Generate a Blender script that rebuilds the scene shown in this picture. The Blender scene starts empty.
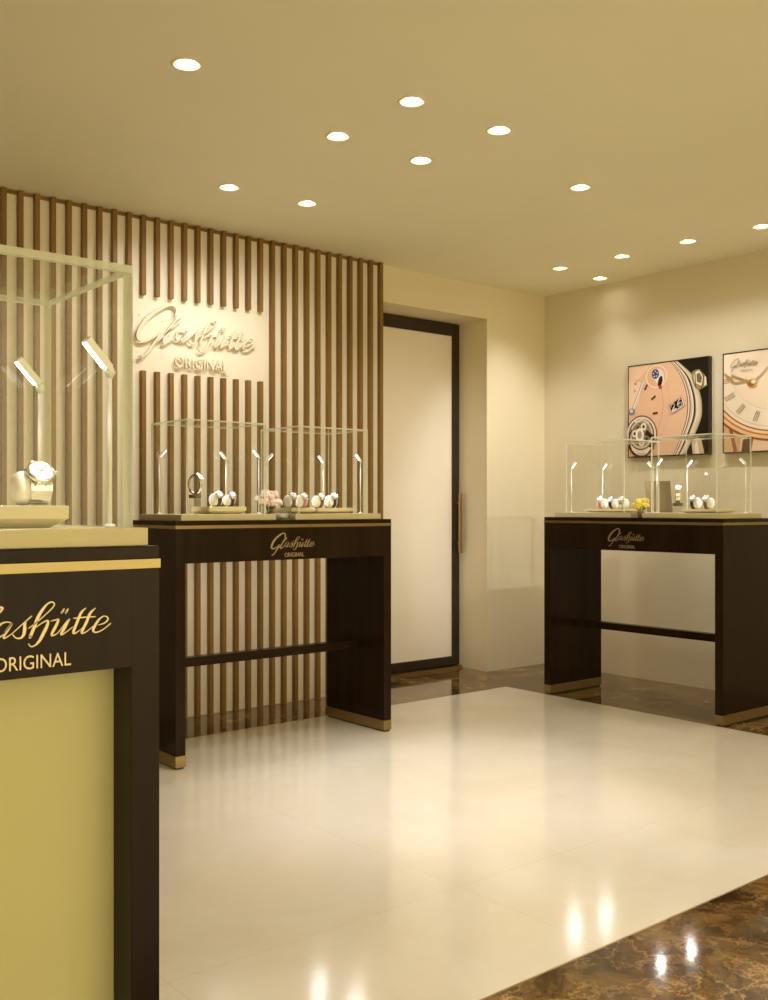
import bpy, bmesh, math, random
from mathutils import Vector, Matrix
random.seed(7)
C = bpy.context.scene.collection
PI = math.pi
H = 1.12            # camera height
CEIL = 2.625

# ------------------------------------------------------------------ materials
def new_mat(name):
    m = bpy.data.materials.new(name); m.use_nodes = True
    nt = m.node_tree
    return m, nt, nt.nodes['Principled BSDF']

def N(nt, kind, **kw):
    n = nt.nodes.new(kind)
    for k, v in kw.items():
        if k in n.inputs.keys(): n.inputs[k].default_value = v
        else: setattr(n, k, v)
    return n

def objcoord(nt, scale=(1, 1, 1)):
    tc = N(nt, 'ShaderNodeTexCoord'); mp = N(nt, 'ShaderNodeMapping')
    mp.inputs['Scale'].default_value = scale
    nt.links.new(tc.outputs['Object'], mp.inputs['Vector'])
    return mp.outputs['Vector']

def mat(name, col, rough=.5, metal=0., spec=.5, var=.06, scale=6., stretch=(1, 1, 1), bump=0., coat=0., alpha=None, sub=0.):
    m, nt, b = new_mat(name)
    v = objcoord(nt, stretch)
    no = N(nt, 'ShaderNodeTexNoise', Scale=scale, Detail=5.); nt.links.new(v, no.inputs['Vector'])
    r = N(nt, 'ShaderNodeValToRGB')
    r.color_ramp.elements[0].position = .3; r.color_ramp.elements[1].position = .7
    r.color_ramp.elements[0].color = (*[max(0, c * (1 - var)) for c in col], 1)
    r.color_ramp.elements[1].color = (*[min(1, c * (1 + var)) for c in col], 1)
    nt.links.new(no.outputs['Fac'], r.inputs['Fac']); nt.links.new(r.outputs['Color'], b.inputs['Base Color'])
    b.inputs['Roughness'].default_value = rough; b.inputs['Metallic'].default_value = metal
    b.inputs['Specular IOR Level'].default_value = spec
    if coat: b.inputs['Coat Weight'].default_value = coat; b.inputs['Coat Roughness'].default_value = .08
    if bump:
        bp = N(nt, 'ShaderNodeBump', Strength=bump, Distance=.002)
        nt.links.new(no.outputs['Fac'], bp.inputs['Height']); nt.links.new(bp.outputs['Normal'], b.inputs['Normal'])
    return m

def emit(name, col, s):
    m, nt, b = new_mat(name)
    b.inputs['Base Color'].default_value = (*col, 1)
    b.inputs['Emission Color'].default_value = (*col, 1); b.inputs['Emission Strength'].default_value = s
    return m

def glass_mat(name, tint=(.992, .994, .98), f0=.018, k=.55):
    m, nt, b = new_mat(name)
    nt.nodes.remove(b)
    out = nt.nodes['Material Output']
    lw = N(nt, 'ShaderNodeLayerWeight', Blend=.5)
    p = N(nt, 'ShaderNodeMath', operation='POWER'); p.inputs[1].default_value = 4.5
    a = N(nt, 'ShaderNodeMath', operation='MULTIPLY_ADD'); a.inputs[1].default_value = k; a.inputs[2].default_value = f0
    tr = N(nt, 'ShaderNodeBsdfTransparent'); tr.inputs['Color'].default_value = (*tint, 1)
    gl = N(nt, 'ShaderNodeBsdfGlossy', Roughness=.01); gl.inputs['Color'].default_value = (1, 1, 1, 1)
    mx = N(nt, 'ShaderNodeMixShader')
    nt.links.new(lw.outputs['Facing'], p.inputs[0]); nt.links.new(p.outputs[0], a.inputs[0])
    nt.links.new(a.outputs[0], mx.inputs[0]); nt.links.new(tr.outputs[0], mx.inputs[1]); nt.links.new(gl.outputs[0], mx.inputs[2])
    nt.links.new(mx.outputs[0], out.inputs['Surface'])
    return m

def glass_edge(name):
    m, nt, b = new_mat(name)
    nt.nodes.remove(b); out = nt.nodes['Material Output']
    tr = N(nt, 'ShaderNodeBsdfTransparent'); tr.inputs['Color'].default_value = (.80, .86, .62, 1)
    df = N(nt, 'ShaderNodeBsdfDiffuse'); df.inputs['Color'].default_value = (.93, .95, .82, 1)
    tl = N(nt, 'ShaderNodeBsdfTranslucent'); tl.inputs['Color'].default_value = (.92, .96, .80, 1)
    a = N(nt, 'ShaderNodeMixShader'); a.inputs[0].default_value = .5
    c = N(nt, 'ShaderNodeMixShader'); c.inputs[0].default_value = .78
    nt.links.new(df.outputs[0], a.inputs[1]); nt.links.new(tl.outputs[0], a.inputs[2])
    nt.links.new(tr.outputs[0], c.inputs[1]); nt.links.new(a.outputs[0], c.inputs[2])
    nt.links.new(c.outputs[0], out.inputs['Surface'])
    return m

def stone_mat():
    m, nt, b = new_mat('cream_stone')
    v = objcoord(nt)
    n1 = N(nt, 'ShaderNodeTexNoise', Scale=1.6, Detail=7., Roughness=.62, Distortion=.6); nt.links.new(v, n1.inputs['Vector'])
    r = N(nt, 'ShaderNodeValToRGB')
    r.color_ramp.elements[0].position = .32; r.color_ramp.elements[0].color = (.79, .72, .57, 1)
    r.color_ramp.elements[1].position = .62; r.color_ramp.elements[1].color = (.86, .80, .68, 1)
    nt.links.new(n1.outputs['Fac'], r.inputs['Fac'])
    # thin joints between the big slabs
    sx = N(nt, 'ShaderNodeSeparateXYZ'); nt.links.new(v, sx.inputs[0])
    facs = []
    for ax, off in (('X', 1.122), ('Y', 2.163)):
        s = N(nt, 'ShaderNodeMath', operation='SUBTRACT'); s.inputs[1].default_value = off
        nt.links.new(sx.outputs[ax], s.inputs[0])
        pp = N(nt, 'ShaderNodeMath', operation='PINGPONG'); pp.inputs[1].default_value = .4735
        nt.links.new(s.outputs[0], pp.inputs[0])
        lt = N(nt, 'ShaderNodeMath', operation='LESS_THAN'); lt.inputs[1].default_value = .0022
        nt.links.new(pp.outputs[0], lt.inputs[0]); facs.append(lt)
    mxm = N(nt, 'ShaderNodeMath', operation='MAXIMUM')
    nt.links.new(facs[0].outputs[0], mxm.inputs[0]); nt.links.new(facs[1].outputs[0], mxm.inputs[1])
    sc = N(nt, 'ShaderNodeMath', operation='MULTIPLY'); sc.inputs[1].default_value = .20
    nt.links.new(mxm.outputs[0], sc.inputs[0])
    mx = N(nt, 'ShaderNodeMixRGB'); mx.inputs['Color2'].default_value = (.55, .44, .28, 1)
    nt.links.new(sc.outputs[0], mx.inputs['Fac']); nt.links.new(r.outputs['Color'], mx.inputs['Color1'])
    nt.links.new(mx.outputs['Color'], b.inputs['Base Color'])
    b.inputs['Roughness'].default_value = .135; b.inputs['Specular IOR Level'].default_value = .5
    return m

def marble_mat():
    m, nt, b = new_mat('brown_marble')
    v = objcoord(nt)
    def warp(sc, amt):
        nz = N(nt, 'ShaderNodeTexNoise', Scale=sc, Detail=6., Roughness=.65); nt.links.new(v, nz.inputs['Vector'])
        ad = N(nt, 'ShaderNodeMixRGB', blend_type='LINEAR_LIGHT'); ad.inputs['Fac'].default_value = amt
        nt.links.new(v, ad.inputs['Color1']); nt.links.new(nz.outputs['Color'], ad.inputs['Color2'])
        return ad.outputs['Color']
    def veins(src, sc, w, lo):
        vo = N(nt, 'ShaderNodeTexVoronoi', Scale=sc, feature='DISTANCE_TO_EDGE'); nt.links.new(src, vo.inputs['Vector'])
        r = N(nt, 'ShaderNodeValToRGB')
        r.color_ramp.elements[0].position = 0.; r.color_ramp.elements[0].color = (*lo, 1)
        r.color_ramp.elements[1].position = w; r.color_ramp.elements[1].color = (0, 0, 0, 1)
        nt.links.new(vo.outputs['Distance'], r.inputs['Fac']); return r.outputs['Color']
    v1 = veins(warp(6., .22), 7., .06, (.42, .28, .11)); v2 = veins(warp(11., .12), 19., .10, (.22, .13, .045))
    n2 = N(nt, 'ShaderNodeTexNoise', Scale=3.4, Detail=9., Roughness=.72, Distortion=1.6); nt.links.new(v, n2.inputs['Vector'])
    r2 = N(nt, 'ShaderNodeValToRGB')
    r2.color_ramp.elements[0].position = .43; r2.color_ramp.elements[0].color = (.036, .016, .005, 1)
    r2.color_ramp.elements[1].position = .66; r2.color_ramp.elements[1].color = (.25, .14, .042, 1)
    nt.links.new(n2.outputs['Fac'], r2.inputs['Fac'])
    n3 = N(nt, 'ShaderNodeTexNoise', Scale=2.2, Detail=3.); nt.links.new(v, n3.inputs['Vector'])
    r3 = N(nt, 'ShaderNodeValToRGB'); r3.color_ramp.elements[0].position = .42; r3.color_ramp.elements[1].position = .6
    nt.links.new(n3.outputs['Fac'], r3.inputs['Fac'])
    a1_ = N(nt, 'ShaderNodeMixRGB', blend_type='ADD'); a1_.inputs['Fac'].default_value = .55
    nt.links.new(v1, a1_.inputs['Color1']); nt.links.new(v2, a1_.inputs['Color2'])
    mu = N(nt, 'ShaderNodeMixRGB', blend_type='MULTIPLY'); mu.inputs['Fac'].default_value = .75
    nt.links.new(a1_.outputs['Color'], mu.inputs['Color1']); nt.links.new(r3.outputs['Color'], mu.inputs['Color2'])
    mx = N(nt, 'ShaderNodeMixRGB', blend_type='ADD'); mx.inputs['Fac'].default_value = .8
    nt.links.new(r2.outputs['Color'], mx.inputs['Color1']); nt.links.new(mu.outputs['Color'], mx.inputs['Color2'])
    nt.links.new(mx.outputs['Color'], b.inputs['Base Color'])
    b.inputs['Roughness'].default_value = .07; b.inputs['Specular IOR Level'].default_value = .75
    return m

M = dict(
    wall=mat('wall_plaster', (.77, .685, .485), .55, spec=.3, var=.015, scale=3.),
    ceil=mat('ceiling_plaster', (.87, .83, .62), .8, spec=.1, var=.012, scale=2.),
    board=mat('cream_board', (.82, .74, .58), .45, spec=.3, var=.015, scale=3.),
    slat=mat('walnut_slat', (.235, .128, .028), .45, spec=.3, var=.18, scale=14., stretch=(1, 1, .08)),
    veneer=mat('dark_veneer', (.020, .0098, .0042), .24, spec=.15, var=.25, scale=18., stretch=(1, 1, .07)),
    brass=mat('brushed_brass', (.38, .29, .135), .33, metal=1., var=.06, scale=60., stretch=(.05, 1, 1)),
    dullbrass=mat('dull_brass_plate', (.40, .29, .14), .42, metal=1., var=.08, scale=60., stretch=(.05, 1, 1)),
    gold=mat('gold_lettering', (.60, .47, .26), .30, metal=.75, var=.03),
    cream=mat('cream_lacquer', (.60, .525, .305), .35, spec=.4, var=.012),
    creampanel=mat('cream_back_panel', (.60, .555, .285), .5, spec=.3, var=.012),
    letter=mat('cream_letter', (.80, .71, .53), .5, spec=.2, var=.01),
    frame=mat('bronze_door_frame', (.030, .018, .010), .4, spec=.4, var=.15, scale=20.),
    handle=mat('bronze_handle', (.42, .26, .12), .3, metal=1., var=.06),
    frost=mat('frosted_white_glass', (.88, .80, .67), .07, spec=.5, var=.01),
    trim=mat('brass_joint', (.50, .36, .16), .3, metal=1., var=.05),
    white=mat('white_lacquer', (.85, .85, .82), .35, var=.01),
    cushion=mat('white_cushion', (.86, .82, .78), .65, spec=.3, var=.02, scale=40., bump=.1),
    steel=mat('polished_steel', (.78, .76, .72), .16, metal=1., var=.06),
    darksteel=mat('dark_metal', (.12, .10, .08), .3, metal=.8, var=.1),
    dial=mat('silver_dial', (.86, .87, .88), .3, var=.02),
    bluedial=mat('pale_blue_dial', (.55, .66, .85), .25, var=.03),
    ink=mat('dark_ink', (.02, .018, .015), .4, var=.1),
    strapblack=mat('black_leather_strap', (.025, .02, .018), .5, var=.2, scale=80., bump=.2),
    strapbrown=mat('brown_leather_strap', (.16, .08, .035), .5, var=.2, scale=80., bump=.2),
    strappink=mat('rose_leather_strap', (.55, .22, .22), .5, var=.2, scale=80., bump=.2),
    tan=mat('tan_leather_board', (.20, .145, .070), .5, var=.08, scale=50., bump=.1),
    petal=mat('pink_petal', (.88, .66, .58), .6, var=.14, scale=30.),
    petalw=mat('pale_petal', (.88, .80, .70), .6, var=.1, scale=30.),
    petaly=mat('yellow_petal', (.90, .72, .10), .6, var=.16, scale=30.),
    leaf=mat('green_leaf', (.10, .17, .05), .5, var=.2),
    vase=mat('brown_pot', (.28, .15, .07), .35, var=.1),
    reflector=mat('white_reflector', (.28, .22, .13), .35, var=.01),
    ring=mat('white_trim_ring', (.84, .76, .55), .4, var=.01),
    stone=stone_mat(), marble=marble_mat(),
    glass=glass_mat('clear_glass'), edge=glass_edge('green_glass_edge'),
    acrylic=glass_mat('clear_acrylic', (.96, .96, .94), .10, .9),
    bulb=emit('lamp_glow', (1., .94, .82), 16.),
    led=emit('led_glow', (.97, .98, 1.), 4.5),
)

# ------------------------------------------------------------------ mesh builder
class MB:
    def __init__(s): s.v = []; s.f = []; s.m = []; s.sm = []
    def add(s, verts, faces, mi=0, smooth=False, xf=None):
        o = len(s.v)
        for p in verts:
            p = Vector(p)
            if xf is not None: p = xf @ p
            s.v.append(p[:])
        for f in faces:
            s.f.append([o + i for i in f]); s.m.append(mi); s.sm.append(smooth)
        return s
    def box(s, x0, x1, y0, y1, z0, z1, mi=0, xf=None, mis=None):
        vs = [(x, y, z) for z in (z0, z1) for y in (y0, y1) for x in (x0, x1)]
        fs = [(0, 2, 3, 1), (4, 5, 7, 6), (0, 1, 5, 4), (2, 6, 7, 3), (0, 4, 6, 2), (1, 3, 7, 5)]   # bottom top front back left right
        if mis is None: return s.add(vs, fs, mi, False, xf)
        for f, q in zip(fs, mis): s.add(vs, [f], q, False, xf)
        return s
    def lathe(s, prof, n=24, mi=0, xf=None, smooth=True, caps=True, a0=0, a1=2 * PI):
        full = abs(a1 - a0 - 2 * PI) < 1e-6
        k = n if full else n + 1
        vs = []
        for r, z in prof:
            for i in range(k):
                a = a0 + (a1 - a0) * i / n
                vs.append((r * math.cos(a), r * math.sin(a), z))
        fs = []
        for j in range(len(prof) - 1):
            for i in range(n):
                i2 = (i + 1) % k
                fs.append((j * k + i, j * k + i2, (j + 1) * k + i2, (j + 1) * k + i))
        s.add(vs, fs, mi, smooth, xf)
        if caps and full:
            o = len(vs)
            if prof[0][0] > 1e-6: s.add(vs[:k], [tuple(range(k))[::-1]], mi, False, xf)
            if prof[-1][0] > 1e-6: s.add(vs[-k:], [tuple(range(k))], mi, False, xf)
        return s
    def tube(s, pts, r, n=10, mi=0, xf=None, smooth=True):
        pts = [Vector(p) for p in pts]
        rs = r if isinstance(r, (list, tuple)) else [r] * len(pts)
        vs = []; up0 = None
        for i, p in enumerate(pts):
            d = (pts[min(i + 1, len(pts) - 1)] - pts[max(i - 1, 0)]).normalized()
            up = Vector((0, 0, 1)) if abs(d.z) < .9 else Vector((1, 0, 0))
            if up0 is not None: up = up0
            a = d.cross(up).normalized(); b = a.cross(d).normalized(); up0 = b
            for k in range(n):
                t = 2 * PI * k / n
                vs.append(p + (a * math.cos(t) + b * math.sin(t)) * rs[i])
        fs = []
        for j in range(len(pts) - 1):
            for k in range(n):
                k2 = (k + 1) % n
                fs.append((j * n + k, j * n + k2, (j + 1) * n + k2, (j + 1) * n + k))
        fs.append(tuple(range(n))[::-1]); fs.append(tuple(range((len(pts) - 1) * n, len(pts) * n)))
        return s.add(vs, fs, mi, smooth, xf)
    def sphere(s, c, r, mi=0, xf=None, nu=12, nv=8, sc=(1, 1, 1)):
        vs = []; fs = []
        for j in range(nv + 1):
            t = PI * j / nv
            for i in range(nu):
                a = 2 * PI * i / nu
                vs.append((c[0] + r * sc[0] * math.sin(t) * math.cos(a), c[1] + r * sc[1] * math.sin(t) * math.sin(a), c[2] - r * sc[2] * math.cos(t)))
        for j in range(nv):
            for i in range(nu):
                i2 = (i + 1) % nu
                fs.append((j * nu + i, j * nu + i2, (j + 1) * nu + i2, (j + 1) * nu + i))
        return s.add(vs, fs, mi, True, xf)
    def build(s, name, mats, parent=None, loc=None, bevel=0., seg=2):
        me = bpy.data.meshes.new(name)
        me.from_pydata(s.v, [], s.f); me.validate(verbose=False); me.update()
        if not isinstance(mats, (list, tuple)): mats = [mats]
        for q in mats: me.materials.append(q)
        for p, mi, sm in zip(me.polygons, s.m, s.sm): p.material_index = mi; p.use_smooth = sm
        bm = bmesh.new(); bm.from_mesh(me)
        bmesh.ops.remove_doubles(bm, verts=bm.verts, dist=1e-6)
        bmesh.ops.recalc_face_normals(bm, faces=bm.faces)
        bm.to_mesh(me); bm.free()
        o = bpy.data.objects.new(name, me); C.objects.link(o)
        if parent is not None: o.parent = parent
        if loc is not None: o.location = loc
        if bevel:
            b = o.modifiers.new('edge_round', 'BEVEL'); b.width = bevel; b.segments = seg; b.limit_method = 'ANGLE'
        return o

def tag(o, label, cat, group=None):
    o['label'] = label; o['category'] = cat
    if group: o['group'] = group
    return o
def thing(name, label, cat, loc=(0, 0, 0), rz=0., group=None, parent=None):
    o = bpy.data.objects.new(name, None); C.objects.link(o)
    o.location = loc; o.rotation_euler = (0, 0, rz); o.empty_display_size = .05
    return tag(o, label, cat, group)
def struct(o): o['kind'] = 'structure'; return o
def copy_tree(o, parent=None):
    c = o.copy(); C.objects.link(c)
    if parent is not None: c.parent = parent
    for ch in list(o.children): copy_tree(ch, c)
    return c
def ax(origin, zdir, xdir=None):
    z = Vector(zdir).normalized()
    x = Vector(xdir) if xdir is not None else (Vector((0, 0, 1)) if abs(z.z) < .9 else Vector((1, 0, 0)))
    x = (x - z * x.dot(z)).normalized(); y = z.cross(x)
    m = Matrix((x, y, z)).transposed().to_4x4(); m.translation = Vector(origin)
    return m

# ------------------------------------------------------------------ room shell
XW, YW = 5.495, 4.86            # right wall, slat-side wall
YD = 5.15                       # door plane in its recess
BX, BY0, BY1 = 4.60, 1.633, 4.385   # cream stone field
XL, YN = -4.2, -4.2
BYN = .60                       # near marble ends here; unseen cream stone beyond is added for bounce light
struct(MB().box(XL, BX - .003, BY0 + .003, BY1 - .003, -.1, 0).box(XL, BX + .003, YN, BYN, -.1, 0).build('floor', M['stone']))
bd = MB()
bd.box(XL, BX + .003, BY1 + .003, YD + .12, -.1, 0)
bd.box(BX + .003, XW + .06, YN, YD + .12, -.1, 0)
bd.box(XL, BX + .003, BYN, BY0 - .003, -.1, 0)
struct(bd.build('floor_border', M['marble']))
tr = MB()
tr.box(XL, BX + .003, BY1 - .003, BY1 + .003, -.1, .0004)
tr.box(BX - .003, BX + .003, BY0 - .003, BY1 - .003, -.1, .0004)
tr.box(XL, BX - .003, BY0 - .003, BY0 + .003, -.1, .0004)
struct(tr.build('trim_1', M['trim']))
# slat-side wall, with a recessed doorway
DX0, DX1, DZ = 3.99, 4.912, 2.397
w = MB()
w.box(XL, DX0, YW, YW + .36, 0, CEIL); w.box(DX1, XW + .3, YW, YW + .36, 0, CEIL)
w.box(DX0, DX1, YW, YW + .36, DZ, CEIL)
struct(w.build('wall_back', M['wall']))
struct(MB().box(XW, XW + .2, YN, YW, 0, CEIL).build('wall_right', M['wall']))

struct(MB().box(XL - .2, XL, YN, YW, 0, CEIL).build('wall_left_blocker', M['veneer']))  # unseen dark wall, added to cut the light reaching the slats from the left
# ceiling with real round openings for the downlights
LAMPS = [  # x, y, kind (0 = floor spot, 1 = wall spot), aim point, label
    (1.67, 3.079, (1.67, 3.0, 0), 'recessed ceiling downlight alone above the left glass case'),
    (2.467, 2.83, (2.55, 2.75, 0), 'recessed downlight of the ceiling square of four, front left one'),
    (2.467, 3.286, (2.55, 3.2, 0), 'recessed downlight of the ceiling square of four, back left one'),
    (2.924, 2.825, (2.9, 2.9, 0), 'recessed downlight of the ceiling square of four, front right one'),
    (2.916, 3.285, (2.9, 3.1, 0), 'recessed downlight of the ceiling square of four, back right one'),
    (2.465, 4.136, (2.40, 4.83, 1.55), 'recessed downlight over the wall lettering, left one of the pair'),
    (2.893, 4.108, (2.95, 4.83, 1.55), 'recessed downlight over the wall lettering, right one of the pair'),
    (3.739, 3.086, (4.50, 5.12, .75), 'recessed downlight alone in mid ceiling between desk aisle and corner'),
    (5.01, 2.895, (5.47, 2.8, .95), 'recessed downlight at the right edge of the photo above second poster'),
    (4.969, 3.324, (5.47, 3.35, .95), 'recessed downlight in the wall row, second from the right edge'),
    (4.961, 3.774, (5.47, 3.85, .95), 'recessed downlight in the wall row, above the first watch poster'),
    (4.909, 4.212, (5.12, 4.86, 1.3), 'recessed downlight in the corner aimed at wall beside the door'),
    (5.326, 4.229, (5.25, 4.2, 0), 'small recessed downlight closest to the room corner'),
]
def hole_plane(x0, x1, y0, y1, z, holes, r, n=28):
    bm = bmesh.new()
    def loop(pts):
        vs = [bm.verts.new(p) for p in pts]
        return [bm.edges.new((vs[i], vs[(i + 1) % len(vs)])) for i in range(len(vs))]
    es = loop([(x0, y0, z), (x1, y0, z), (x1, y1, z), (x0, y1, z)])
    for hx, hy in holes:
        es += loop([(hx + r * math.cos(2 * PI * i / n), hy + r * math.sin(2 * PI * i / n), z) for i in range(n)])
    bmesh.ops.triangle_fill(bm, edges=es, use_beauty=True, use_dissolve=False)
    for f in bm.faces:
        if f.normal.z > 0: f.normal_flip()
    me = bpy.data.meshes.new('ceiling'); bm.to_mesh(me); bm.free()
    me.materials.append(M['ceil'])
    o = bpy.data.objects.new('ceiling', me); C.objects.link(o)
    return o
EXTRA = [(.35, 1.2, (.4, .95, 0)), (1.67, 1.75, (1.6, 1.7, 0)), (3.74, 1.75, (3.6, 1.8, 0)), (2.7, 1.5, (2.7, 1.6, 0)),
         (2.6, -.2, (2.6, .0, 0)), (.2, -.9, (.3, -.2, 0)),
         (4.96, 2.43, (5.46, 2.3, .9)), (3.95, 1.66, (5.22, 4.86, 1.10))]  # unseen lamps, mostly added for fill and bounce; last one follows the desk shadow
HR = .0445
struct(hole_plane(XL, XW, YN, YW, CEIL, [(l[0], l[1]) for l in LAMPS] + [(e[0], e[1]) for e in EXTRA], HR))

def spot(loc, aim, power, angle, blend, col=(1., .962, .955), size=.03):
    d = bpy.data.lights.new('downlight_beam', 'SPOT')
    d.energy = power; d.spot_size = math.radians(angle); d.spot_blend = blend; d.color = col; d.shadow_soft_size = size
    o = bpy.data.objects.new('downlight_beam', d); C.objects.link(o)
    o.location = loc
    o.rotation_euler = (Vector(aim) - Vector(loc)).to_track_quat('-Z', 'Y').to_euler()
    return o

def make_downlight(x, y, aim, label, group):
    t = thing('ceiling_downlight', label, 'ceiling light', (x, y, CEIL), 0, group)
    MB().lathe([(HR - .001, .002), (HR - .001, -.004), (.050, -.0045), (.0545, -.0005)], 32, caps=False).build('trim_ring', M['ring'], t)
    MB().lathe([(HR - .0015, 0), (.040, .014), (.034, .030), (.033, .055), (0, .056)], 32, caps=False).build('reflector', M['reflector'], t)
    d = (Vector(aim) - Vector((x, y, CEIL))).normalized()
    tilt = Vector((d.x * .5, d.y * .5, -1)).normalized()
    MB().lathe([(.0, .006), (.020, .006), (.0285, .000), (.0285, -.012), (0, -.012)], 24, xf=ax((0, 0, .014), tilt, (1, 0, 0))).build('lamp', M['bulb'], t)
    return t
G_L = 'recessed downlights in the ceiling'
for i, (x, y, aim, lab) in enumerate(LAMPS): make_downlight(x, y, aim, lab, G_L)
for i, (x, y, aim) in enumerate(EXTRA):
    make_downlight(x, y, aim, 'unseen recessed downlight, added out of view to light the shop', 'added downlights out of view')
PW = [2, 20, 20, 20, 20, 9, 9, 16, 9, 9, 9, 10, 2]
AN = [70, 52, 52, 52, 52, 104, 104, 62, 66, 66, 66, 76, 84]
for (x, y, aim, lab), p, a in zip(LAMPS, PW, AN): spot((x, y, CEIL - .02), aim, p, a, .9, size=.013 if a == 104 else .03)
for (x, y, aim, lab), p in zip(LAMPS, [1, 2.5, 2.5, 2.5, 2.5, 3, 3, 2.5, 3, 3, 3, 1.5, 0]):
    if p: spot((x, y, CEIL - .02), (x, y, 0), p, 138, .5)          # the wide spill round each beam
for (x, y, aim), p in zip(EXTRA, [3, 7, 8, 7, 66, 7, 7, 60]): spot((x, y, CEIL - .02), aim, p, 34 if aim[1] == 4.86 else 104, .7)

# ------------------------------------------------------------------ door
d = thing('door_1', 'tall white frosted glass door in a dark frame', 'door', (0, YD, 0)); d['kind'] = 'structure'
X0, X1, ZT = DX0, DX1 + .0, 2.395
f = MB(); fw = .062
f.box(X0, X0 + fw, -.02, .03, .022, ZT); f.box(X1 - fw, X1, -.02, .03, .022, ZT)
f.box(X0 + fw, X1 - fw, -.02, .03, ZT - .085, ZT); f.box(X0 + fw, X1 - fw, -.02, .03, .022, .082)
f.build('door_frame', M['frame'], d, bevel=.002)
MB().box(X0 + fw - .004, X1 - fw + .004, -.006, .014, .078, ZT - .081).build('pane', M['frost'], d)
hm = MB().box(X1 - .042, X1 - .022, -.075, -.055, .80, 1.215)
hm.box(X1 - .037, X1 - .027, -.056, -.019, .86, .875); hm.box(X1 - .037, X1 - .027, -.056, -.019, 1.14, 1.155)
hm.build('handle', M['handle'], d, bevel=.002)
MB().box(X0, X1, -.05, .04, 0, .016).build('threshold', M['trim'], d)
struct(MB().box(X0 - .1, X1 + .1, YD + .035, YD + .06, 0, 2.5).build('wall_doorway_back', M['wall']))

# ------------------------------------------------------------------ slatted feature wall
sw = thing('slatted_wall_panel', 'feature wall of brown vertical slats on cream board, with gap for lettering', 'wall panel', (2.645, YW, 0))
BK = 4.83; SF = 4.800
PX, PITCH, SWD = 1.636, .07905, .0225
MB().box(XL - 2.645 + .3, 3.957 - 2.645, BK - YW, -.0005, 0, CEIL - .002).build('backing_board', M['board'], sw)
sl = MB(); su = MB(); slo = MB()
for k in range(-40, 30):
    x = PX + PITCH * k
    if x < XL + .35: continue
    a, b = x - 2.645, x + SWD - 2.645
    if 2.32 < x < 3.075:
        su.box(a, b, SF - YW, BK - YW - .0003, 2.213, CEIL - .004)
        slo.box(a, b, SF - YW, BK - YW - .0003, 0.0, 1.822)
    else:
        sl.box(a, b, SF - YW, BK - YW - .0003, 0.0, CEIL - .004)
sl.build('full_height_slats', M['slat'], sw)
o = su.build('short_upper_slats', M['slat'], sw); o['label'] = 'short slats hanging above the lettering'
o = slo.build('lower_slats', M['slat'], sw); o['label'] = 'slats standing below the lettering'
MB().box(XL - 2.645 + .3, 3.957 - 2.645, BK - YW - .006, BK - YW - .0006, CEIL - .020, CEIL - .004).build('top_rail', M['slat'], sw)

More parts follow.
